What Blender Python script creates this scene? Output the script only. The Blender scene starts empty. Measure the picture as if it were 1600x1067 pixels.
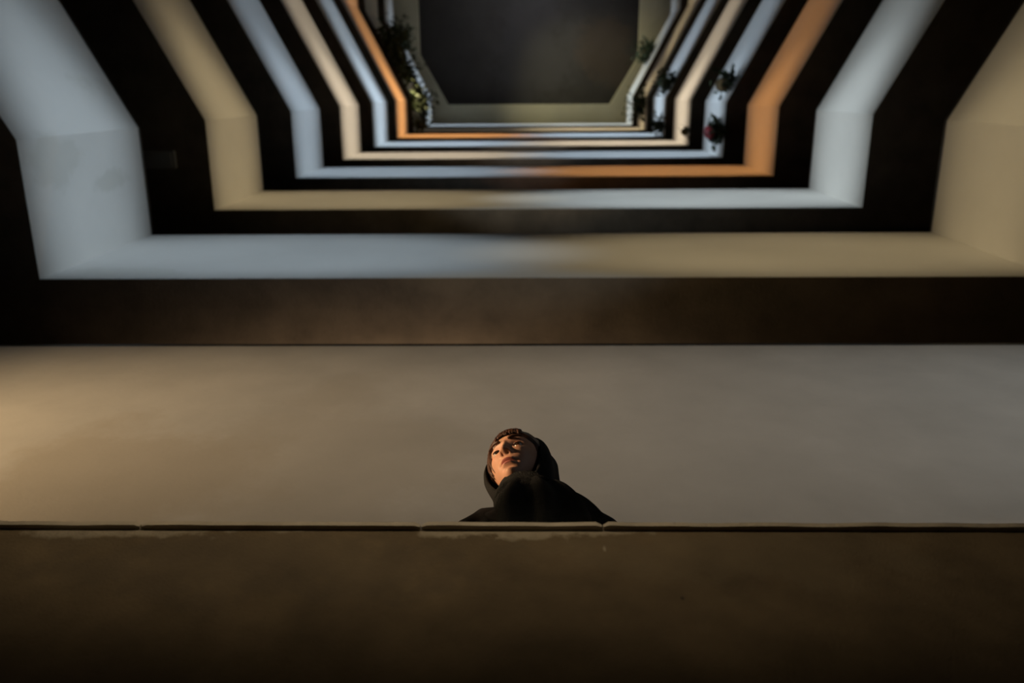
import bpy, bmesh, math, random
from mathutils import Vector, Matrix, noise

random.seed(7)
scn = bpy.context.scene
COL = scn.collection
CZ = 1.2                      # height of the lens over the ground floor

# ---------------------------------------------------------------- camera
def set_camera():
    cd = bpy.data.cameras.new('camera')
    co = bpy.data.objects.new('camera', cd)
    COL.objects.link(co)
    v = Vector((-0.01713839, 0.29200321, 0.95626377))
    u = Vector((0.00148251, -0.95639577, 0.29207008))
    r = Vector((0.99985203, 0.00642328, 0.01595819))
    co.matrix_world = Matrix(((r.x, u.x, -v.x, 0), (r.y, u.y, -v.y, 0),
                              (r.z, u.z, -v.z, CZ), (0, 0, 0, 1)))
    cd.sensor_width = 36
    cd.lens = 36 * 1300 / 1600
    cd.clip_start = .02
    cd.clip_end = 200
    cd.dof.use_dof = True
    cd.dof.focus_distance = 2.42
    cd.dof.aperture_fstop = 2.2
    scn.camera = co
set_camera()

# ---------------------------------------------------------------- world, exposure
w = bpy.data.worlds.new('world')
scn.world = w
w.use_nodes = True
w.node_tree.nodes['Background'].inputs[0].default_value = (.02, .022, .025, 1)
w.node_tree.nodes['Background'].inputs[1].default_value = .3
scn.view_settings.view_transform = 'Standard'
scn.view_settings.look = 'None'
scn.view_settings.gamma = 1
scn.view_settings.exposure = 0
scn.view_settings.use_curve_mapping = False

# ---------------------------------------------------------------- lamps
def aim(o, loc, target, sy=1.0, up=Vector((0, 0, 1))):
    loc = Vector(loc)
    d = (Vector(target) - loc).normalized()
    z = -d
    x = up.cross(z).normalized()
    y = z.cross(x)
    m = Matrix((x, y, z)).transposed().to_4x4()
    o.matrix_world = Matrix.Translation(loc) @ m @ Matrix.Diagonal((1, sy, 1, 1))

def spot(name, loc, target, power, colour, size=60, sy=1.0, blend=.5, radius=.15):
    l = bpy.data.lights.new(name, 'SPOT')
    l.energy = power
    l.color = colour
    l.spot_size = math.radians(size)
    l.spot_blend = blend
    l.shadow_soft_size = radius
    o = bpy.data.objects.new(name, l)
    COL.objects.link(o)
    aim(o, loc, target, sy)
    return o

def area(name, loc, target, power, colour, sx, sy, spread=180):
    l = bpy.data.lights.new(name, 'AREA')
    l.shape = 'RECTANGLE'
    l.size = sx
    l.size_y = sy
    l.energy = power
    l.color = colour
    l.spread = math.radians(spread)
    o = bpy.data.objects.new(name, l)
    COL.objects.link(o)
    aim(o, loc, target)
    return o

# storeys: lower and upper edge of every parapet, above the lens
LEVELS = [(2.75, 5.105), (7.10, 9.391), (11.399, 13.618), (15.628, 17.86), (19.771, 22.10),
          (23.95, 26.65), (28.25, 31.05), (32.5, 35.2), (36.9, 39.3)]
COOL = (.60, .78, 1.0)
HAZE = (.68, .84, 1.0)
GREY = (.78, .91, 1.0)
WARM = (1.0, .79, .46)
CREAM = (1.0, .84, .64)
ORANGE = (1.0, .44, .14)
# per storey: (colour, strength) of the added spots that serve the left half and the right half
FILLS = [None,
         (HAZE, 1.28, WARM, .92),
         (WARM, 1.0, GREY, 1.9),
         (COOL, 1.65, ORANGE, 1.65),
         (CREAM, 2.4, COOL, 2.3),
         (COOL, 2.9, CREAM, 3.1),
         (ORANGE, 3.4, COOL, 3.2),
         (WARM, .12, WARM, 2.6),
         (COOL, 1.9, COOL, 1.9)]
END_POWER, SIDE_POWER = 1750, 1420
for i, lp in enumerate(FILLS):
    if lp is None:
        continue
    zc = CZ + (LEVELS[i][0] + LEVELS[i][1]) / 2
    zg = CZ + LEVELS[i - 1][1] + .30               # just over the parapet one storey below
    for sgn, col, k in ((-1, lp[0], lp[1]), (1, lp[2], lp[3])):
        # added spot without fixture at the near end, lighting the far end panel
        spot('end_panel_fill', (1.5 * sgn, -9.6, zc), (2.6 * sgn, 1.588, zc), END_POWER * k, col, 37, .42, .9)
        # added spot hidden in the opposite gallery, lighting the short return
        spot('gallery_fill', (-6.4 * sgn, .5, zg), (4.4 * sgn, .55 if i < 3 else -.35, zc), SIDE_POWER * k, col,
             29 if i < 3 else 37, .48 if i < 3 else .37, 1.0, .08)
# the storey of the person: a warm wall lamp, then added warm and cool panel fills
spot('wall_lamp', (-4.1, .75, CZ + 2.9), (-2.6, 1.55, CZ + 3.2), 165, (1.0, .68, .34), 130, .8, 1.0, .2)
spot('end_panel_fill', (-4.6, -4.2, CZ + 4.1), (-.5, 1.55, CZ + 3.9), 570, (1.0, .72, .42), 92, .26, 1.0, .3)
spot('cool_panel_fill', (6.0, -4.2, CZ + 4.1), (2.6, 1.55, CZ + 3.9), 430, (.74, .88, 1.0), 100, .26, 1.0, .3)
# added warm key spot, narrowed to light the face from the left
spot('face_key', (-3.5, -.06, CZ + 2.0), (-.04, 1.03, CZ + 2.27), 760, (1.0, .66, .38), 9.5, 1, .7, .05)
# added spot inside the gallery, its cone edge grading the ceiling over the parapet
spot('gallery_fill', (-.6, 4.3, CZ + 5.6), (-.4, 3.1, CZ + 7.1), 760, (1.0, .74, .5), 136, .21, .9, .1)
# added weak spot out of view, brightening the top of the landing parapet
spot('landing_parapet_fill', (-.35, -.85, CZ + 2.30), (-.22, .88, CZ + 1.51), 52, (1.0, .80, .54), 104, .19, 1.0, .08)

# ---------------------------------------------------------------- material helpers
def new_mat(name):
    m = bpy.data.materials.new(name)
    m.use_nodes = True
    nt = m.node_tree
    return m, nt, nt.nodes['Principled BSDF']

def plain(name, col, rough=.7, spec=.3, metal=0, bump=0, bscale=60, var=.0, vscale=8):
    m, nt, b = new_mat(name)
    b.inputs['Roughness'].default_value = rough
    b.inputs['Specular IOR Level'].default_value = spec
    b.inputs['Metallic'].default_value = metal
    b.inputs['Base Color'].default_value = (*col, 1)
    tc = nt.nodes.new('ShaderNodeTexCoord')
    if var:
        n = nt.nodes.new('ShaderNodeTexNoise')
        n.inputs['Scale'].default_value = vscale
        n.inputs['Detail'].default_value = 6
        r = nt.nodes.new('ShaderNodeValToRGB')
        r.color_ramp.elements[0].position = .3
        r.color_ramp.elements[1].position = .7
        r.color_ramp.elements[0].color = (*[c * (1 - var) for c in col], 1)
        r.color_ramp.elements[1].color = (*[min(1, c * (1 + var)) for c in col], 1)
        nt.links.new(tc.outputs['Object'], n.inputs['Vector'])
        nt.links.new(n.outputs['Fac'], r.inputs['Fac'])
        nt.links.new(r.outputs['Color'], b.inputs['Base Color'])
    if bump:
        n2 = nt.nodes.new('ShaderNodeTexNoise')
        n2.inputs['Scale'].default_value = bscale
        n2.inputs['Detail'].default_value = 5
        bp = nt.nodes.new('ShaderNodeBump')
        bp.inputs['Strength'].default_value = bump
        bp.inputs['Distance'].default_value = .01
        nt.links.new(tc.outputs['Object'], n2.inputs['Vector'])
        nt.links.new(n2.outputs['Fac'], bp.inputs['Height'])
        nt.links.new(bp.outputs['Normal'], b.inputs['Normal'])
    return m

def stained(name, col, stain, spots, rough=.75, nscale=3.0, var=.06, vscale=1.2, bump=.15, bscale=40, extra=None):
    """plaster with stains of their own shape; spots = (x, y, z, radius, amount, (sx, sy, sz))"""
    m, nt, b = new_mat(name)
    L = nt.links.new
    N = nt.nodes.new
    b.inputs['Roughness'].default_value = rough
    b.inputs['Specular IOR Level'].default_value = .25
    tc = N('ShaderNodeTexCoord')
    n = N('ShaderNodeTexNoise')
    n.inputs['Scale'].default_value = vscale
    n.inputs['Detail'].default_value = 7
    n.inputs['Roughness'].default_value = .6
    L(tc.outputs['Object'], n.inputs['Vector'])
    r = N('ShaderNodeValToRGB')
    r.color_ramp.elements[0].position = .32
    r.color_ramp.elements[1].position = .68
    r.color_ramp.elements[0].color = (*[c * (1 - var) for c in col], 1)
    r.color_ramp.elements[1].color = (*[min(1, c * (1 + var)) for c in col], 1)
    L(n.outputs['Fac'], r.inputs['Fac'])
    last = r.outputs['Color']
    n3 = N('ShaderNodeTexNoise')
    n3.inputs['Scale'].default_value = nscale
    n3.inputs['Detail'].default_value = 8
    n3.inputs['Roughness'].default_value = .65
    L(tc.outputs['Object'], n3.inputs['Vector'])
    for (x, y, z, rad, amt, sc, scol) in spots:
        sub = N('ShaderNodeVectorMath'); sub.operation = 'SUBTRACT'
        sub.inputs[1].default_value = (x, y, z)
        L(tc.outputs['Object'], sub.inputs[0])
        dv = N('ShaderNodeVectorMath'); dv.operation = 'DIVIDE'
        dv.inputs[1].default_value = (rad * sc[0], rad * sc[1], rad * sc[2])
        L(sub.outputs[0], dv.inputs[0])
        ln = N('ShaderNodeVectorMath'); ln.operation = 'LENGTH'
        L(dv.outputs[0], ln.inputs[0])
        # noise minus distance, thresholded: ragged patch
        mul = N('ShaderNodeMath'); mul.operation = 'MULTIPLY_ADD'
        mul.inputs[1].default_value = 2.4
        L(n3.outputs['Fac'], mul.inputs[0])
        neg = N('ShaderNodeMath'); neg.operation = 'MULTIPLY'
        neg.inputs[1].default_value = -.75
        L(ln.outputs['Value'], neg.inputs[0])
        L(neg.outputs[0], mul.inputs[2])
        mr = N('ShaderNodeMapRange')
        mr.inputs['From Min'].default_value = .45
        mr.inputs['From Max'].default_value = .75
        mr.inputs['To Min'].default_value = 0
        mr.inputs['To Max'].default_value = amt
        L(mul.outputs[0], mr.inputs['Value'])
        mx = N('ShaderNodeMix'); mx.data_type = 'RGBA'
        L(mr.outputs['Result'], mx.inputs['Factor'])
        L(last, mx.inputs['A'])
        mx.inputs['B'].default_value = (*(scol or stain), 1)
        last = mx.outputs['Result']
    L(last, b.inputs['Base Color'])
    n2 = N('ShaderNodeTexNoise')
    n2.inputs['Scale'].default_value = bscale
    n2.inputs['Detail'].default_value = 5
    L(tc.outputs['Object'], n2.inputs['Vector'])
    bp = N('ShaderNodeBump')
    bp.inputs['Strength'].default_value = bump
    bp.inputs['Distance'].default_value = .008
    L(n2.outputs['Fac'], bp.inputs['Height'])
    L(bp.outputs['Normal'], b.inputs['Normal'])
    return m

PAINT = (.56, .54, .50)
M = {}
M['paint'] = stained('cream_wall_paint', PAINT, (.3, .28, .2), [], var=.05, vscale=.8)
M['paint_stained'] = stained('cream_wall_paint_with_damp_stains', PAINT, (.25, .25, .17), [
    (-4.27, .6, CZ + 7.6, .40, .18, (.5, .7, 1.3), (.27, .26, .19)),
    (-4.27, .9, CZ + 8.7, .22, .22, (.5, .5, 2.0), (.24, .23, .17)),
    (-4.4, -.1, CZ + 8.9, .3, .15, (.6, .5, 1.4), (.26, .25, .18)),
    (-3.7, 1.59, CZ + 7.4, .4, .15, (1.2, .6, .5), (.3, .29, .22))], var=.05, vscale=.8, nscale=2.4)
M['paint_worn'] = stained('worn_cream_wall_paint', (.50, .475, .43), (.36, .33, .28), [
    (-1.9, 1.59, CZ + 3.3, .8, .6, (1.0, 1, .8), (.40, .35, .28)),
    (-3.0, 1.59, CZ + 3.0, .6, .6, (.5, 1, 1.0), (.38, .34, .27)),
    (-1.0, 1.59, CZ + 3.5, .9, .4, (.8, 1, 1.2), (.40, .36, .30)),
    (.9, 1.59, CZ + 3.7, 1.0, .25, (.7, 1, 1.1), (.42, .40, .36)),
    (2.1, 1.59, CZ + 3.3, .9, .20, (.6, 1, 1.3), (.42, .41, .38))], var=.10, vscale=1.6, nscale=1.1)
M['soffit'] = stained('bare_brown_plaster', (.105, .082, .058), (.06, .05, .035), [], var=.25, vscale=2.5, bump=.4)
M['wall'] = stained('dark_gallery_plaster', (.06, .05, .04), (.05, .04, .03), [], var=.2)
M['parapet'] = stained('rough_brown_render', (.125, .092, .052), (.3, .26, .19), [
    (-.83, .88, CZ + 1.545, 0.138, .9, (1.6, 1, .28), (.33, .28, .20)),
    (-.62, .88, CZ + 1.55, 0.125, .9, (1.8, 1, .18), (.33, .28, .20)),
    (-.14, .88, CZ + 1.54, 0.125, .9, (1.0, 1, .36), (.33, .28, .20)),
    (.02, .88, CZ + 1.54, 0.112, .9, (1.3, 1, .34), (.33, .28, .20)),
    (.12, .88, CZ + 1.545, 0.125, .9, (1.4, 1, .24), (.33, .28, .20)),
    (.155, .88, CZ + 1.466, .014, .8, (.35, 1, 1.0), (.34, .30, .22)),
    (.28, .88, CZ + 1.30, .016, .9, (.5, 1, .9), (.02, .016, .012)),
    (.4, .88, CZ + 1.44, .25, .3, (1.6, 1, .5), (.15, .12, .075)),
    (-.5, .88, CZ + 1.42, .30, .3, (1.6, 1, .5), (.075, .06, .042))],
    var=.30, vscale=5, nscale=11, bump=.35, bscale=160, rough=.9)
M['coping'] = stained('pale_coping_plaster', (.40, .35, .27), (.2, .17, .12), [], var=.2, vscale=7, bump=.5, bscale=60)
M['rail'] = plain('dark_iron_rail', (.02, .018, .016), .5, .3)
M['ceiling'] = stained('yellowed_ceiling_paint', (.50, .47, .34), (.3, .28, .2), [], var=.12, vscale=.5)
M['roof'] = stained('dark_roof_boarding', (.055, .052, .05), (.08, .07, .06), [
    (.4, -1.2, CZ + 41.8, 2.4, .5, (1, 1, 1), (.085, .082, .085)),
    (3.8, -1.5, CZ + 41.8, 1.4, .4, (1, 1, 1), (.10, .07, .05))], var=.15, vscale=.7, nscale=.5)
M['ground'] = plain('grey_stone_floor', (.12, .11, .10), .6, var=.2, vscale=3)
M['leaf'] = plain('dark_green_leaf', (.030, .045, .016), .6, var=.5, vscale=14)
M['leaf_pale'] = plain('pale_green_leaf', (.20, .20, .09), .6, var=.4, vscale=14)
M['soil'] = plain('dark_soil', (.02, .015, .01), .95)
M['red_pot'] = plain('red_plastic_pot', (.34, .035, .04), .45)
M['brown_pot'] = plain('brown_clay_pot', (.20, .13, .05), .7)
M['lamp_metal'] = plain('grey_lamp_metal', (.30, .30, .29), .5)

# ---------------------------------------------------------------- mesh helpers
def link(name, bm, mat, parent=None, smooth=False):
    me = bpy.data.meshes.new(name)
    bm.normal_update()
    bm.to_mesh(me)
    bm.free()
    for m in (mat if isinstance(mat, (list, tuple)) else [mat]):
        me.materials.append(m)
    if smooth:
        for p in me.polygons:
            p.use_smooth = True
    o = bpy.data.objects.new(name, me)
    COL.objects.link(o)
    if parent:
        o.parent = parent
        o.matrix_parent_inverse = Matrix.Translation(-parent.location)
    return o

def thing(name, label, cat, loc=(0, 0, 0), group=None):
    o = bpy.data.objects.new(name, None)
    o.empty_display_size = .1
    o.location = loc
    COL.objects.link(o)
    o['label'] = label
    o['category'] = cat
    if group:
        o['group'] = group
    return o

def struct(name, bm, mat, label=None):
    o = link(name, bm, mat)
    o['kind'] = 'structure'
    if label:
        o['label'] = label
    return o

def box(bm, x0, x1, y0, y1, z0, z1):
    v = [bm.verts.new((x, y, z)) for z in (z0, z1) for y in (y0, y1) for x in (x0, x1)]
    for f in ((0, 2, 3, 1), (4, 5, 7, 6), (0, 1, 5, 4), (2, 6, 7, 3), (0, 4, 6, 2), (1, 3, 7, 5)):
        bm.faces.new([v[i] for i in f])
    return v

def prism(bm, quad, z0, z1):
    n = len(quad)
    a = [bm.verts.new((*p, z0)) for p in quad]
    b = [bm.verts.new((*p, z1)) for p in quad]
    bm.faces.new(a[::-1])
    bm.faces.new(b)
    for i in range(n):
        j = (i + 1) % n
        bm.faces.new((a[i], a[j], b[j], b[i]))

def fix(bm):
    bmesh.ops.recalc_face_normals(bm, faces=bm.faces)
    return bm

def tube(bm, pts, rad, seg=10, caps=True):
    pts = [Vector(p) for p in pts]
    if not isinstance(rad, (list, tuple)):
        rad = [rad] * len(pts)
    rings = []
    ref = None
    for i, p in enumerate(pts):
        t = (pts[min(i + 1, len(pts) - 1)] - pts[max(i - 1, 0)]).normalized()
        if ref is None:
            ref = t.orthogonal().normalized()
        a = (ref - t * ref.dot(t)).normalized()
        ref = a
        b = t.cross(a)
        rings.append([bm.verts.new(p + (a * math.cos(q) + b * math.sin(q)) * rad[i])
                      for q in [2 * math.pi * k / seg for k in range(seg)]])
    for r0, r1 in zip(rings, rings[1:]):
        for k in range(seg):
            j = (k + 1) % seg
            bm.faces.new((r0[k], r0[j], r1[j], r1[k]))
    if caps:
        bm.faces.new(rings[0][::-1])
        bm.faces.new(rings[-1])

def loft(bm, rings, closed=True, cap=True):
    R = [[bm.verts.new(p) for p in r] for r in rings]
    n = len(R[0])
    for a, b in zip(R, R[1:]):
        for k in range(n if closed else n - 1):
            j = (k + 1) % n
            bm.faces.new((a[k], a[j], b[j], b[k]))
    if cap and closed:
        bm.faces.new(R[0][::-1])
        bm.faces.new(R[-1])
    return R

# ---------------------------------------------------------------- the shaft
D = 1.588
PATH = [(-5.85, -9.4), (-5.85, -2.70), (-4.276, .396), (-4.284, D), (4.562, D), (4.562, .369),
        (6.36, -3.05), (6.36, -9.4)]

def offset(path, d):
    out = []
    n = len(path)
    for i in range(n):
        p = Vector(path[i])
        ns = []
        for a, b in ((i - 1, i), (i, i + 1)):
            if a < 0 or b >= n:
                continue
            t = (Vector(path[b]) - Vector(path[a])).normalized()
            ns.append(Vector((-t.y, t.x)))       # outward: left of travel
        if len(ns) == 1:
            out.append(p + ns[0] * d)
        else:
            m = (ns[0] + ns[1]).normalized()
            out.append(p + m * d / m.dot(ns[0]))
    return [tuple(q) for q in out]

TH = .12
OUT = offset(PATH, TH)
WX0, WX1, WY0, WY1 = -9.2, 9.6, -10.6, 5.2

SEG_NAMES = ['long_panel', 'diagonal_panel', 'return_panel', 'end_panel', 'return_panel', 'diagonal_panel', 'long_panel']
PLABEL = [
    'broad tan-grey parapet panel right behind the person, lowest of the stack',
    'widest full U-shaped parapet band, blue-grey on the left and tan on the right',
    'khaki-left parapet band nested just inside the widest U, pale grey on its right side',
    'parapet band third inward, blue on the left and orange on its right arm',
    'cream-left parapet band with red flowerpot hanging on its dim blue right arm',
    'pale blue-left parapet band with cream right arm, fifth nested U inward',
    'bright orange-left parapet band whose right arm is pale blue',
    'dim leafy parapet band nested inside the orange-left band, tan on its right arm',
    'thin innermost parapet band, pale blue both sides, just under the yellow ceiling rim',
]
GROUP = None
for i, (lo, up) in enumerate(LEVELS):
    z0, z1 = CZ + lo, CZ + up
    t = thing('parapet', PLABEL[i], 'parapet', (0, D, z0), 'parapet bands stacked up the stairwell')
    m = M['paint_worn'] if i == 0 else M['paint_stained'] if i == 1 else M['paint']
    for k in range(7):
        bm = bmesh.new()
        prism(bm, [PATH[k], PATH[k + 1], OUT[k + 1], OUT[k]], z0, z1)
        fix(bm)
        bm.normal_update()
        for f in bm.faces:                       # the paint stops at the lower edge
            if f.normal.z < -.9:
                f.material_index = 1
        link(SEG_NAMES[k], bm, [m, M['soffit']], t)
    # dark capping rail along the top, a little behind the face
    a, b = offset(PATH, .012), offset(PATH, .085)
    bm = bmesh.new()
    va = [[bm.verts.new((*p, z)) for p in q] for q in (a, b) for z in (z1, z1 + .085)]
    for k in range(7):
        bm.faces.new((va[0][k], va[0][k + 1], va[1][k + 1], va[1][k]))
        bm.faces.new((va[2][k], va[3][k], va[3][k + 1], va[2][k + 1]))
        bm.faces.new((va[1][k], va[1][k + 1], va[3][k + 1], va[3][k]))
        bm.faces.new((va[0][k], va[2][k], va[2][k + 1], va[0][k + 1]))
    for e in (0, 7):
        bm.faces.new((va[0][e], va[1][e], va[3][e], va[2][e]))
    fix(bm)
    link('handrail', bm, M['rail'], t)
    # gallery slab behind the parapet
    bm = bmesh.new()
    outer = [(WX0, -9.4), (WX0, -2.7), (WX0, .4), (WX0, WY1), (WX1, WY1), (WX1, .4), (WX1, -3.05), (WX1, -9.4)]
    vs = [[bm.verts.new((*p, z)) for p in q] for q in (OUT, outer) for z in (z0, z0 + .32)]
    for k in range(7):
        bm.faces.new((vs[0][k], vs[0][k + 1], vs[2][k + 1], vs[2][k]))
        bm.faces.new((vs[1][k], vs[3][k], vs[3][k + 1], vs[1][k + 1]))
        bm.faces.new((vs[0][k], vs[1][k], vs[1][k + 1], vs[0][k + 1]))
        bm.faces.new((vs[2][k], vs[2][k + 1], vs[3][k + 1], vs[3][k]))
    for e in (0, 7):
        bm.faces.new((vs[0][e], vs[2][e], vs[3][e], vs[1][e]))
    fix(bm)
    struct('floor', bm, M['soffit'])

# outer walls and ground floor
TOP = CZ + 41.9
for nm, b in (('wall_back', (WX0 - .3, WX1 + .3, WY1, WY1 + .3, 0, TOP)),
              ('wall_front', (WX0 - .3, WX1 + .3, WY0 - .3, WY0, 0, TOP)),
              ('wall_left', (WX0 - .3, WX0, WY0, WY1, 0, TOP)),
              ('wall_right', (WX1, WX1 + .3, WY0, WY1, 0, TOP))):
    bm = bmesh.new()
    box(bm, *b)
    struct(nm, fix(bm), M['wall'])
bm = bmesh.new()
box(bm, WX0 - .3, WX1 + .3, WY0 - .3, WY1 + .3, -.3, 0)
struct('floor', fix(bm), M['ground'])

# top ceiling with its opening, and the dark roof over the opening
HC = CZ + 40.27
OPEN = [(-4.87, -9.4), (-4.87, -1.476), (-3.631, .75), (3.904, .766), (5.15, -1.3), (5.13, -9.4)]
ring_o = [(WX0, -9.4), (WX0, -1.4), (WX0, WY1), (WX1, WY1), (WX1, -1.3), (WX1, -9.4)]
bm = bmesh.new()
vs = [[bm.verts.new((*p, z)) for p in q] for q in (OPEN, ring_o) for z in (HC, HC + .3)]
for k in range(5):
    bm.faces.new((vs[0][k], vs[0][k + 1], vs[2][k + 1], vs[2][k]))
    bm.faces.new((vs[1][k], vs[3][k], vs[3][k + 1], vs[1][k + 1]))
    bm.faces.new((vs[0][k], vs[1][k], vs[1][k + 1], vs[0][k + 1]))
    bm.faces.new((vs[2][k], vs[2][k + 1], vs[3][k + 1], vs[3][k]))
for e in (0, 5):
    bm.faces.new((vs[0][e], vs[2][e], vs[3][e], vs[1][e]))
struct('ceiling', fix(bm), M['ceiling'])
bm = bmesh.new()
box(bm, WX0 - .3, WX1 + .3, WY0 - .3, WY1 + .3, TOP, TOP + .2)
struct('ceiling', fix(bm), M['roof'])
# added lights without fixtures, brightening the ceiling rim and the roof panel
spot('ceiling_lamp', (-3.0, -6.5, CZ + 37.2), (3.6, 1.0, HC), 1700, (1.0, .92, .55), 60, .9, .8, .2)
area('roof_fill', (.4, -6.0, CZ + 38.0), (.4, -2.0, TOP), 70, (.95, .95, 1.0), 1.5, 1.0)

# ---------------------------------------------------------------- near landing with its brown parapet
PY, PH = .88, 1.556
LF = .69                                  # landing floor above the lens
bm = bmesh.new()
box(bm, WX0, WX1, PY, WY1, CZ + LF - .28, CZ + LF)
struct('floor', fix(bm), M['ground'])
land = thing('parapet', 'brown rough-rendered parapet in the foreground with pale chipped coping on top', 'parapet', (0, PY, CZ + LF))
bm = bmesh.new()
box(bm, -4.6, 4.8, PY, PY + .085, CZ + LF, CZ + PH - .018)
link('wall_panel', fix(bm), M['parapet'], land)
def coping(x0, x1):
    bm = bmesh.new()
    n = max(6, int((x1 - x0) / .012))
    sec = []
    for k in range(n + 1):
        x = x0 + (x1 - x0) * k / n
        # irregular hand-floated arris, chipped close to the joints
        e = min(k, n - k) * (x1 - x0) / n
        chip = .006 * max(0, 1 - e / .012)
        dz = .0022 * noise.noise((x * 4, 0, 3)) + .001 * noise.noise((x * 31, 4, 0))
        dy = .002 * noise.noise((x * 9, 7, 1))
        y0 = PY - .011 + dy + chip * .6
        zb, zt = CZ + PH - .018 + dz * .5, CZ + PH + dz - chip
        sec.append([(x, y0, zb), (x, y0, zt - .003), (x, y0 + .003, zt), (x, PY + .095, zt), (x, PY + .095, zb)])
    loft(bm, sec)
    link('coping', fix(bm), M['coping'], land)
cracks = [-4.6, -.808, -.220, .158, 4.8]
for a, b in zip(cracks, cracks[1:]):
    coping(a + .0013, b - .0013)

# ---------------------------------------------------------------- soffit lamp (unlit) under the left gallery
lt = thing('ceiling_lamp', 'unlit grey ceiling lamp on dark soffit left of the khaki band', 'lamp', (-4.93, .90, CZ + 11.399))
bm = bmesh.new()
box(bm, -5.15, -4.72, .78, 1.02, CZ + 11.34, CZ + 11.399)
bmesh.ops.bevel(bm, geom=bm.edges[:], offset=.012, segments=2, affect='EDGES')
link('housing', fix(bm), M['lamp_metal'], lt)
bm = bmesh.new()
box(bm, -5.11, -4.76, .81, .99, CZ + 11.315, CZ + 11.34)
bmesh.ops.bevel(bm, geom=bm.edges[:], offset=.008, segments=2, affect='EDGES')
link('diffuser', fix(bm), M['lamp_metal'], lt)

# ---------------------------------------------------------------- plants on the parapets
def leaf_cluster(bm, centre, n, spread, drop, size, seed, plane=None):
    rnd = random.Random(seed)
    for _ in range(n):
        c = Vector(centre) + Vector((rnd.gauss(0, spread), rnd.gauss(0, spread), rnd.gauss(0, spread * .6) - rnd.random() * drop))
        if plane:
            dist = (c - plane[0]).dot(plane[1])
            if dist < size * .9:
                c += plane[1] * (size * .9 + .1 * abs(dist) - dist)
        a = Vector((rnd.gauss(0, 1), rnd.gauss(0, 1), rnd.gauss(-.3, .7))).normalized()
        b = a.orthogonal().normalized()
        b.rotate(Matrix.Rotation(rnd.random() * 6.28, 3, a))
        nn = a.cross(b)
        s = size * rnd.uniform(.6, 1.3)
        p = [c, c + a * s * .5 + b * s * .28 + nn * s * .06, c + a * s, c + a * s * .5 - b * s * .28 + nn * s * .06]
        bm.faces.new([bm.verts.new(q) for q in p])

def lathe(bm, prof, c, seg=24):
    loft(bm, [[(c[0] + r * math.cos(2 * math.pi * k / seg), c[1] + r * math.sin(2 * math.pi * k / seg), c[2] + z)
               for k in range(seg)] for r, z in prof])

def hanging_plant(label, level, seg, frac, zoff, pot, leaf, scale, n, spread, drop, seed, side=(0, 0), group='plants hung on the parapets'):
    """pot in a wire ring hooked to the face of a parapet panel, leaves trailing down"""
    a, b = Vector(PATH[seg]), Vector(PATH[seg + 1])
    p = a.lerp(b, frac)
    d = (b - a).normalized()
    n_in = Vector((d.y, -d.x))
    c2 = p + n_in * (.19 * scale + .01)
    z = CZ + LEVELS[level][0] + zoff
    t = thing('hanging_plant', label, 'plant', (c2.x, c2.y, z), group)
    bm = bmesh.new()
    s_ = scale
    lathe(bm, [(.001, 0), (.10 * s_, 0), (.125 * s_, .012 * s_), (.155 * s_, .22 * s_), (.17 * s_, .22 * s_), (.17 * s_, .27 * s_),
               (.145 * s_, .27 * s_), (.14 * s_, .24 * s_), (.001, .24 * s_)], (c2.x, c2.y, z))
    link('pot', fix(bm), M[pot], t, True)
    bm = bmesh.new()
    ring = [(c2.x + .163 * s_ * math.cos(q), c2.y + .163 * s_ * math.sin(q), z + .20 * s_) for q in [2 * math.pi * k / 24 for k in range(25)]]
    tube(bm, ring, .008, 6)
    tube(bm, [(c2.x - n_in.x * .163 * s_, c2.y - n_in.y * .163 * s_, z + .20 * s_), (p.x - n_in.x * .04, p.y - n_in.y * .04, z + .20 * s_)], .010, 6)
    link('bracket', fix(bm), M['rail'], t)
    bm = bmesh.new()
    leaf_cluster(bm, (c2.x + side[0], c2.y + side[1], z + .28 * s_), n, spread, drop, .17 * s_, seed, (Vector((p.x, p.y, 0)), Vector((n_in.x, n_in.y, 0))))
    rnd = random.Random(seed)
    for _ in range(10):
        q = rnd.random() * 6.28
        e = Vector((c2.x + math.cos(q) * .17 * s_, c2.y + math.sin(q) * .17 * s_, z + .25 * s_ - drop * rnd.random()))
        tube(bm, [(c2.x, c2.y, z + .25 * s_), (c2.x + math.cos(q) * .1 * s_, c2.y + math.sin(q) * .1 * s_, z + .38 * s_), e], .006, 5)
    link('foliage', bm, M[leaf], t)

# level index, panel index (2 and 4 short returns, 1 and 5 diagonals), place along it
hanging_plant('red hanging flowerpot with dark trailing leaves on the dim blue right arm', 4, 4, .46, .16, 'red_pot', 'leaf', 1.05, 170, .12, .75, 5, (.16, -.05))
hanging_plant('brown clay pot above the red flowerpot, at the bend of the right arm', 4, 5, .09, .25, 'brown_pot', 'leaf', .95, 120, .12, .5, 6, (.14, -.08))
hanging_plant('sparse plant on the cream right arm, close to its lower corner', 5, 4, .30, .10, 'brown_pot', 'leaf', .55, 60, .08, .35, 7, (.06, 0))
hanging_plant('leafy plant by the lower corner of the pale blue right arm', 6, 4, .30, .2, 'brown_pot', 'leaf', .8, 200, .15, .7, 8)
hanging_plant('bushy plant at the bend of the pale blue right arm', 6, 5, .12, .3, 'brown_pot', 'leaf', .9, 240, .18, .7, 9)
hanging_plant('dark plant hiding the bend of the tan right arm', 7, 4, .75, .4, 'brown_pot', 'leaf', 1.0, 260, .26, .8, 10)
hanging_plant('pale leafed plant hung where the dim left arm meets the end panel', 7, 2, .80, .1, 'brown_pot', 'leaf_pale', .9, 130, .14, .5, 11)
hanging_plant('dark bush hung on the bend of the dim left arm', 7, 2, .05, .1, 'brown_pot', 'leaf', 1.1, 420, .24, 1.2, 12)
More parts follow.
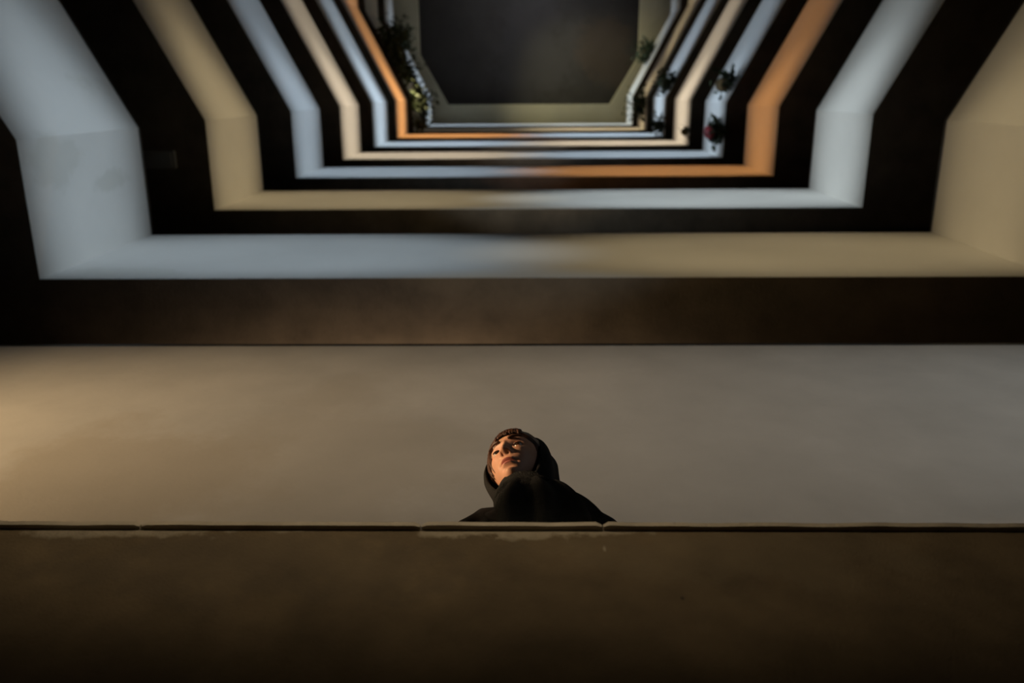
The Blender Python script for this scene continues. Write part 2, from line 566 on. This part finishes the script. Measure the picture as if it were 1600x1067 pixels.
hanging_plant('dark bush halfway up the dim left arm', 7, 1, .68, .1, 'brown_pot', 'leaf', 1.1, 460, .26, 1.2, 13)
hanging_plant('large dark bush near the far bend of the dim left arm', 7, 1, .42, .1, 'brown_pot', 'leaf', 1.3, 520, .32, 1.2, 14)
hanging_plant('dark bush covering the far end of the innermost pale blue left arm', 8, 1, .22, .5, 'brown_pot', 'leaf', 1.1, 320, .26, .8, 15)
hanging_plant('dark bush against the yellow ceiling rim on the right innermost arm', 8, 5, .50, 1.4, 'brown_pot', 'leaf', 1.1, 300, .24, .6, 16)

# ---------------------------------------------------------------- the person
SK = {}
SK['skin'] = plain('skin', (.52, .285, .185), .5, .35, var=.06, vscale=25)
_b = SK['skin'].node_tree.nodes['Principled BSDF']
_b.inputs['Subsurface Weight'].default_value = .12
_b.inputs['Subsurface Radius'].default_value = (.01, .004, .002)
SK['lip'] = plain('lip', (.40, .14, .11), .4, .4)
SK['hair'] = plain('dark_brown_hair', (.060, .025, .012), .45, .4, var=.35, vscale=60)
SK['black'] = plain('black_wool', (.009, .0095, .0095), .85, .25, bump=.6, bscale=400, var=.2, vscale=30)
SK['scarf'] = plain('black_knit_scarf', (.014, .0155, .015), .9, .2, bump=.8, bscale=300, var=.25, vscale=40)
SK['coat'] = plain('charcoal_coat_cloth', (.017, .0155, .0155), .85, .25, bump=.5, bscale=350, var=.2, vscale=25)
SK['eye'] = plain('eye_white', (.42, .38, .35), .35, .3)
SK['iris'] = plain('dark_iris', (.03, .018, .01), .15, .5)
SK['shoe'] = plain('black_leather', (.02, .02, .02), .4, .5)

YAW, PITCH = math.radians(-26), math.radians(12)
HEAD = Matrix.Translation((-.023, 1.070, CZ + 2.232)) @ Matrix.Rotation(YAW, 4, 'Z') @ Matrix.Rotation(PITCH, 4, 'X') @ Matrix.Scale(1.05, 4)
BYAW = math.radians(-1)
BODY = Matrix.Translation((.026, 1.140, CZ + LF)) @ Matrix.Rotation(BYAW, 4, 'Z')

person = thing('person', 'person in black hood, scarf and coat leaning over the brown parapet, looking down', 'person',
               (.030, 1.150, CZ + LF))

def g(v, s):
    return math.exp(-(v / s) ** 2)

def skull(d, grow=0.0):
    x, y, z = d
    sy = .090 if y < 0 else .100
    sz = .114 if z > 0 else .120
    px, py, pz = x * .074, y * sy, z * sz
    t = max(0., -z)
    px *= 1 - .30 * t ** 2.2
    if y < 0:
        py -= .042 * t ** 2.4
    else:
        py -= .050 * t ** 2
    p = Vector((px, py, pz))
    return p + Vector(d) * grow

def face_pt(d):
    p = skull(d)
    if d[1] > -.05:
        return p
    x, z = p.x, p.z
    ax = abs(x)
    w = min(1, (-d[1] - .05) / .3)
    f = .004 * g(z - .020, .009) * g(x, .05)
    f -= .0125 * math.exp(-((ax - .031) / .017) ** 2 - ((z + .001) / .0115) ** 2)
    f += .005 * math.exp(-((ax - .043) / .020) ** 2 - ((z + .028) / .016) ** 2)
    # nose
    if z < .014:
        tz = min(1, max(0, (.014 - z) / .052))
        prof = .003 + .021 * tz ** 1.25
        cut = 1 / (1 + math.exp(-(z + .0440) / .0014))
        wx = .0065 + .0045 * tz
        f += prof * cut * math.exp(-(ax / wx) ** 2.2)
    f += .0095 * math.exp(-((ax - .0135) / .0055) ** 2 - ((z + .0395) / .0065) ** 2)
    f -= .007 * math.exp(-((ax - .0072) / .0032) ** 2 - ((z + .0445) / .0022) ** 2)
    # mouth
    mouth = math.exp(-(ax / .022) ** 4)
    f += .0030 * g(z + .060, .010) * g(x, .03)
    f += .0058 * g(z + .0655, .0042) * mouth
    f += .0070 * g(z + .0785, .0052) * mouth * math.exp(-(ax / .019) ** 4)
    f -= .0050 * g(z + .0718, .0019) * mouth
    f -= .0025 * math.exp(-((ax - .025) / .005) ** 2 - ((z + .072) / .006) ** 2)
    f -= .0045 * g(z + .0895, .006) * g(x, .02)
    f += .0075 * g(z + .104, .011) * g(x, .018)
    p.y -= f * w
    return p

def head_mesh():
    bm = bmesh.new()
    NR, NS = 230, 220
    rows = []
    for i in range(1, NR):
        th = math.pi * i / NR
        row = []
        for k in range(NS):
            ph = 2 * math.pi * k / NS
            row.append(bm.verts.new(face_pt((math.sin(th) * math.sin(ph), -math.sin(th) * math.cos(ph), math.cos(th)))))
        rows.append(row)
    top = bm.verts.new(face_pt((0, 0, 1)))
    bot = bm.verts.new(face_pt((0, 0, -1)))
    for a, b in zip(rows, rows[1:]):
        for k in range(NS):
            j = (k + 1) % NS
            bm.faces.new((a[k], b[k], b[j], a[j]))
    for k in range(NS):
        j = (k + 1) % NS
        bm.faces.new((top, rows[0][k], rows[0][j]))
        bm.faces.new((bot, rows[-1][j], rows[-1][k]))
    for f in bm.faces:
        c = f.calc_center_median()
        if c.y < -.06 and abs(c.x) < .0215:
            q = abs(c.x) / .0215
            if -.0715 - .0105 * (1 - q ** 2.5) < c.z < -.0715 + .0085 * (1 - q ** 1.6):
                f.material_index = 1
    bm.transform(HEAD)
    return fix(bm)

def skin_chain(verts, edges, radii, root, levels=2):
    me = bpy.data.meshes.new('tmp')
    me.from_pydata([BODY @ Vector(v) for v in verts], edges, [])
    o = bpy.data.objects.new('tmp', me)
    COL.objects.link(o)
    sm = o.modifiers.new('skin', 'SKIN')
    ss = o.modifiers.new('sub', 'SUBSURF')
    ss.levels = levels
    for i, r in enumerate(radii):
        rr = r if isinstance(r, tuple) else (r, r)
        me.skin_vertices[0].data[i].radius = rr
        me.skin_vertices[0].data[i].use_root = (i == root)
    dg = bpy.context.evaluated_depsgraph_get()
    ev = o.evaluated_get(dg)
    m2 = bpy.data.meshes.new_from_object(ev)
    bpy.data.objects.remove(o)
    return m2

def body_mesh():
    V, E, Rr = [], [], []
    def add(p, r, par=None):
        V.append(p)
        Rr.append(r)
        if par is not None:
            E.append((par, len(V) - 1))
        return len(V) - 1
    hip = add((0, .06, .86), (.125, .10))
    waist = add((0, .05, 1.04), (.105, .085), hip)
    chest = add((0, .02, 1.22), (.12, .095), waist)
    nb = add((-.012, .0, 1.335), .062, chest)
    add((-.035, -.035, 1.47), .052, nb)
    for s in (-1, 1):
        k = add((s * .085, .05, .78), .085, hip)
        k = add((s * .09, .03, .46), .055, k)
        k = add((s * .095, .06, .10), .036, k)
        k = add((s * .10, -.04, .035), .034, k)
        add((s * .105, -.10, .025), .026, k)
        k = add((s * .11, .02, 1.29), .055, chest)
        k = add((s * .165, .03, 1.27), .045, k)
        k = add((s * .205, .07, 1.02), .037, k)
        k = add((s * .215, .02, .79), .024, k)
        k = add((s * .215, .005, .735), (.020, .030), k)
        for q, (dy, ln) in enumerate(((-.026, .075), (-.009, .083), (.009, .078), (.025, .062))):
            a = add((s * .216, .005 + dy, .685), .0095, k)
            a = add((s * .212, .002 + dy, .685 - ln * .55), .0085, a)
            add((s * .202, .000 + dy, .685 - ln), .0070, a)
        a = add((s * .205, -.032, .735), .011, k)
        add((s * .196, -.045, .695), .0085, a)
    return skin_chain(V, E, Rr, hip)

hb = link('body', head_mesh(), [SK['skin'], SK['lip']], person, True)
bmesh_body = body_mesh()
bo = bpy.data.objects.new('tmp_body', bmesh_body)
COL.objects.link(bo)
md = hb.modifiers.new('join', 'BOOLEAN')
md.operation = 'UNION'
md.object = bo
md.solver = 'EXACT'
bpy.context.view_layer.update()
ev = hb.evaluated_get(bpy.context.evaluated_depsgraph_get())
merged = bpy.data.meshes.new_from_object(ev)
hb.modifiers.clear()
if len(merged.polygons) > 30000:
    hb.data = merged
bpy.data.objects.remove(bo)
while len(hb.data.materials) > 2:
    hb.data.materials.pop()
for p in hb.data.polygons:
    p.use_smooth = True

# eyes: balls, irises, lids, brows
def cap_shell(bm, c, r, axis, a0, a1, nseg=28, nring=10, th=.0012):
    """part of a sphere around axis between polar angles a0..a1"""
    axis = Vector(axis).normalized()
    x = axis.orthogonal().normalized()
    y = axis.cross(x)
    rings = []
    for i in range(nring + 1):
        a = a0 + (a1 - a0) * i / nring
        rings.append([c + (axis * math.cos(a) + (x * math.cos(q) + y * math.sin(q)) * math.sin(a)) * r
                      for q in [2 * math.pi * k / nseg for k in range(nseg)]])
    loft(bm, rings, True, False)

for s in (-1, 1):
    c = Vector((s * .031, -.0665, 0))
    bm = bmesh.new()
    bmesh.ops.create_uvsphere(bm, u_segments=24, v_segments=16, radius=.0122, matrix=Matrix.Translation(c))
    bm.transform(HEAD)
    e = link('eye', bm, SK['eye'], person, True)
    bm = bmesh.new()
    cap_shell(bm, c, .0124, (0.05, -1, -.30), .002, .58)
    bm.transform(HEAD)
    ir = link('iris', bm, SK['iris'], e, True)
    ir.matrix_parent_inverse = e.matrix_world.inverted()
    bm = bmesh.new()
    # upper lid lowered, lower lid thin
    cap_shell(bm, c, .0134, (0, -.34, 1), .02, 1.14)
    bm.transform(HEAD)
    link('eyelid', bm, SK['skin'], person, True)
    bm = bmesh.new()
    cap_shell(bm, c, .0131, (0, -.02, -1), .02, .92)
    bm.transform(HEAD)
    link('eyelid', bm, SK['skin'], person, True)
    bm = bmesh.new()
    # lash line along the rim of the upper lid
    ax = Vector((0, -.34, 1)).normalized()
    pts = []
    for k in range(11):
        q = math.radians(-70 + 14 * k)
        side = Vector((math.sin(q), -math.cos(q), 0))
        side = (side - ax * side.dot(ax)).normalized()
        pts.append(c + (ax * math.cos(1.15) + side * math.sin(1.15)) * .0140)
    tube(bm, pts, [.0006] + [.0014] * 9 + [.0008], 6)
    bm.transform(HEAD)
    link('eyelashes', bm, SK['hair'], person, True)
    bm = bmesh.new()
    pts = []
    for k in range(9):
        q = k / 8
        x = s * (.013 + .040 * q)
        z = .0175 + .007 * math.sin(q * 2.3) - .002 * q
        yy = -.0945 + 8.5 * (abs(x) - .010) ** 2 + .003 * q
        pts.append((x, yy, z))
    tube(bm, pts, [.0028, .0040, .0044, .0044, .004, .0036, .003, .0024, .001], 8)
    bm.transform(HEAD)
    link('eyebrow', bm, SK['hair'], person, True)

# hair: cap plus combed strands with a fringe and side locks
def surf(x, y, z, off):
    d = Vector((x / .074, y / (.090 if y < 0 else .100), z / .114)).normalized()
    p = skull(d)
    return p + d * off

def hair_mesh():
    bm = bmesh.new()
    rings = []
    for i in range(26):
        th = .02 + 1.45 * i / 25
        ring = []
        for k in range(72):
            ph = 2 * math.pi * k / 72
            fr = max(0, math.cos(ph))                 # front: stop at the hairline
            lim = th * (1 - .38 * fr ** 2) if fr > 0 else th * 1.15
            d = (math.sin(lim) * math.sin(ph), -math.sin(lim) * math.cos(ph), math.cos(lim))
            rr = .0125 - .0065 * fr * (i / 25) ** 2 + .0025 * noise.noise((math.sin(ph) * 9, math.cos(ph) * 9, lim * 1.5))
            ring.append(skull(d, rr))
        rings.append(ring)
    loft(bm, rings)
    rnd = random.Random(3)
    for k in range(170):
        a = rnd.uniform(-1.22, 1.30)                  # angle round the front
        end = rnd.uniform(.047, .062) - .014 * abs(a) ** 2 if abs(a) < .72 else rnd.uniform(-.052, .02)
        n = 9
        pts = []
        sw = rnd.uniform(-.05, .05)
        for i in range(n):
            q = i / (n - 1)
            zz = .116 + (end - .116) * q
            ct = max(-1, min(1, zz / .114))
            st = math.sqrt(max(0, 1 - ct * ct))
            aa = a * (.55 + .45 * min(1, q * 1.6)) + sw * q
            z_ = -.0 + ct
            d = (st * math.sin(aa), -st * math.cos(aa), z_)
            p = skull(d, .0125 - .007 * q ** 2 + rnd.uniform(-.0015, .0015))
            if abs(a) >= .72:          # side locks are combed back over the ears
                p.x *= 1.03
                p.y += (.030 if a > 0 else .012) * min(1, q * 1.5)
            pts.append(p)
        tube(bm, pts, [.0030, .0040, .0042, .0042, .0042, .004, .0036, .0028, .0012], 6)
    bm.transform(HEAD)
    return bm
link('hair', hair_mesh(), SK['hair'], person, True)

# hood: shell open to the face
def hood_mesh():
    bm = bmesh.new()
    NA, NB = 40, 90
    rings = []
    for i in range(NA + 1):
        q = i / NA
        al = math.radians(62 + 118 * q * .995)
        ring = []
        for k in range(NB):
            be = 2 * math.pi * k / NB
            sb, cb = math.sin(be), math.cos(be)
            rx, ry, rz = .102, .118, .130 if sb > 0 else .166
            a2 = al
            if q < .5:                               # opening: further back on top, forward under the chin
                a2 += math.radians(16 if sb > 0 else 5) * sb * (1 - 2 * q)
            p = Vector((rx * math.sin(a2) * cb, .018 - ry * math.cos(a2), -.008 + rz * math.sin(a2) * sb))
            f = .0035 * math.sin(al * 9 + cb * 2.5 + sb * 2) + .006 * noise.noise(p * 16)
            n_ = Vector((p.x, p.y - .018, p.z)).normalized()
            lip = .006 * max(0, 1 - q / .06)
            ring.append(p + n_ * (f - lip))
        rings.append(ring)
    loft(bm, rings, True, False)
    bm.faces.new([v for v in bm.verts][-NB:])
    bm.transform(HEAD)
    fix(bm)
    return bm
ho = link('hood', hood_mesh(), SK['black'], person, True)
sm = ho.modifiers.new('thick', 'SOLIDIFY')
sm.thickness = .006
sm.offset = -1

# scarf wound round the neck
def scarf_mesh():
    bm = bmesh.new()
    c = Vector((-.022, -.032, 1.358))
    for j, (z, rx, ry, tr, tilt, ph0) in enumerate(((-.030, .066, .070, .030, .10, 0), (.000, .066, .074, .028, -.12, 1.3),
                                                   (.028, .076, .076, .022, .16, 2.6))):
        NU, NV = 80, 20
        rows = []
        for u in range(NU):
            a = 2 * math.pi * u / NU
            cen = c + Vector((rx * math.cos(a), ry * math.sin(a), z + tilt * .12 * math.cos(a + ph0)))
            out = Vector((math.cos(a), math.sin(a), 0))
            row = []
            for v in range(NV):
                b = 2 * math.pi * v / NV
                rr = tr * (1 + .20 * math.sin(b * 5 + a * 2.0 + ph0) + .22 * noise.noise((math.cos(a) * 2 + j * 5, math.sin(a) * 2, b)))
                row.append(cen + out * rr * math.cos(b) * .8 + Vector((0, 0, rr * math.sin(b))))
            rows.append(row)
        rows.append(rows[0])
        R = [[bm.verts.new(p) for p in r] for r in rows[:-1]]
        for u in range(NU):
            a_, b_ = R[u], R[(u + 1) % NU]
            for v in range(NV):
                w_ = (v + 1) % NV
                bm.faces.new((a_[v], b_[v], b_[w_], a_[w_]))
    bm.transform(BODY)
    return fix(bm)
link('scarf', scarf_mesh(), SK['scarf'], person, True)

# shawl end of the scarf, spread over the chest and the person's left shoulder
def shawl_mesh():
    bm = bmesh.new()
    rows = []
    NU, NV = 120, 30
    for v in range(NV + 1):
        q = v / NV
        row = []
        for u in range(NU):
            t = u / (NU - 1)
            a = math.radians(-118 + 190 * t)
            rx = .066 + .150 * min(1, q * 1.35) ** .85
            ry = .066 + .062 * min(1, q * 1.6) ** .8
            z = 1.415 - .075 * q - .36 * q ** 2.4
            cx = -.02 + .025 * q
            amp = .003 + .007 * min(1, q * 1.5)
            fold = amp * math.sin(a * 17 + 1.2 * q + 1.6 * math.sin(a * 2.3)) + .006 * noise.noise((math.cos(a) * 4, math.sin(a) * 4, q * 2))
            row.append(Vector((cx + (rx + fold) * math.cos(a), -.030 + .028 * q + (ry + fold * .8) * math.sin(a), z + fold * .6)))
        rows.append(row)
    loft(bm, rows, False, False)
    bm.transform(BODY)
    return fix(bm)
so = link('shawl', shawl_mesh(), SK['scarf'], person, True)
sm = so.modifiers.new('thick', 'SOLIDIFY')
sm.thickness = .005

# coat: torso and sleeves grown into one skin
def coat_mesh():
    bm = bmesh.new()
    rings = []
    prof = [(.42, .235, .150, .075), (.70, .215, .140, .07), (.88, .195, .130, .065), (1.05, .172, .115, .055), (1.2, .185, .115, .035),
            (1.28, .185, .105, .025), (1.345, .165, .090, .02), (1.385, .115, .075, .01), (1.405, .080, .068, .0), (1.42, .068, .06, 0)]
    for z, rx, ry, cy in prof:
        rings.append([(rx * math.copysign(abs(math.cos(a)) ** .85, math.cos(a)), cy + ry * math.sin(a), z)
                      for a in [2 * math.pi * k / 64 for k in range(64)]])
    loft(bm, rings)
    fix(bm)
    for s in (-1, 1):
        tube(bm, [(s * .08, .02, 1.335), (s * .135, .018, 1.340), (s * .178, .022, 1.300), (s * .198, .055, 1.13), (s * .212, .07, 1.0), (s * .218, .03, .80)],
             [.062, .064, .062, .058, .053, .046], 24)
    me = bpy.data.meshes.new('tmp')
    bm.to_mesh(me)
    bm.free()
    o = bpy.data.objects.new('tmp', me)
    COL.objects.link(o)
    r = o.modifiers.new('r', 'REMESH')
    r.mode = 'VOXEL'
    r.voxel_size = .007
    s_ = o.modifiers.new('s', 'SMOOTH')
    s_.iterations = 5
    ev = o.evaluated_get(bpy.context.evaluated_depsgraph_get())
    m2 = bpy.data.meshes.new_from_object(ev)
    bpy.data.objects.remove(o)
    bm = bmesh.new()
    bm.from_mesh(m2)
    bm.normal_update()
    for v in bm.verts:
        p = v.co
        d = .006 * noise.noise((p.x * 14, p.y * 14, p.z * 5)) + .003 * noise.noise((p.x * 40, p.y * 40, p.z * 16))
        v.co = p + v.normal * d
    bm.transform(BODY)
    return bm
link('coat', coat_mesh(), SK['coat'], person, True)

# coat collar lapels
for s in (-1, 1):
    bm = bmesh.new()
    rows = []
    for k in range(13):
        q = k / 12
        base = Vector((s * (.078 - .05 * q), -.045 - .060 * q ** .8 + .03 * (1 - q), 1.395 - .21 * q))
        outp = base + Vector((s * (.050 + .03 * math.sin(q * 3)), -.006, -.028))
        rows.append([base, base.lerp(outp, .5) + Vector((0, -.008, .004)), outp])
    loft(bm, rows, False, False)
    bm.transform(BODY)
    lo_ = link('lapel', fix(bm), SK['coat'], person, True)
    sm = lo_.modifiers.new('thick', 'SOLIDIFY')
    sm.thickness = .006
# shoes
for s in (-1, 1):
    bm = bmesh.new()
    rings = []
    for y, rx, h in ((.105, .02, .05), (.095, .034, .08), (.04, .038, .085), (-.03, .041, .065), (-.09, .045, .05), (-.14, .040, .042), (-.165, .022, .03)):
        rings.append([(s * .10 + rx * math.cos(a), y, max(.001, h * .5 + h * .5 * math.sin(a))) for a in [2 * math.pi * k / 20 for k in range(20)]])
    loft(bm, rings)
    bm.transform(BODY)
    link('shoe', fix(bm), SK['shoe'], person, True)
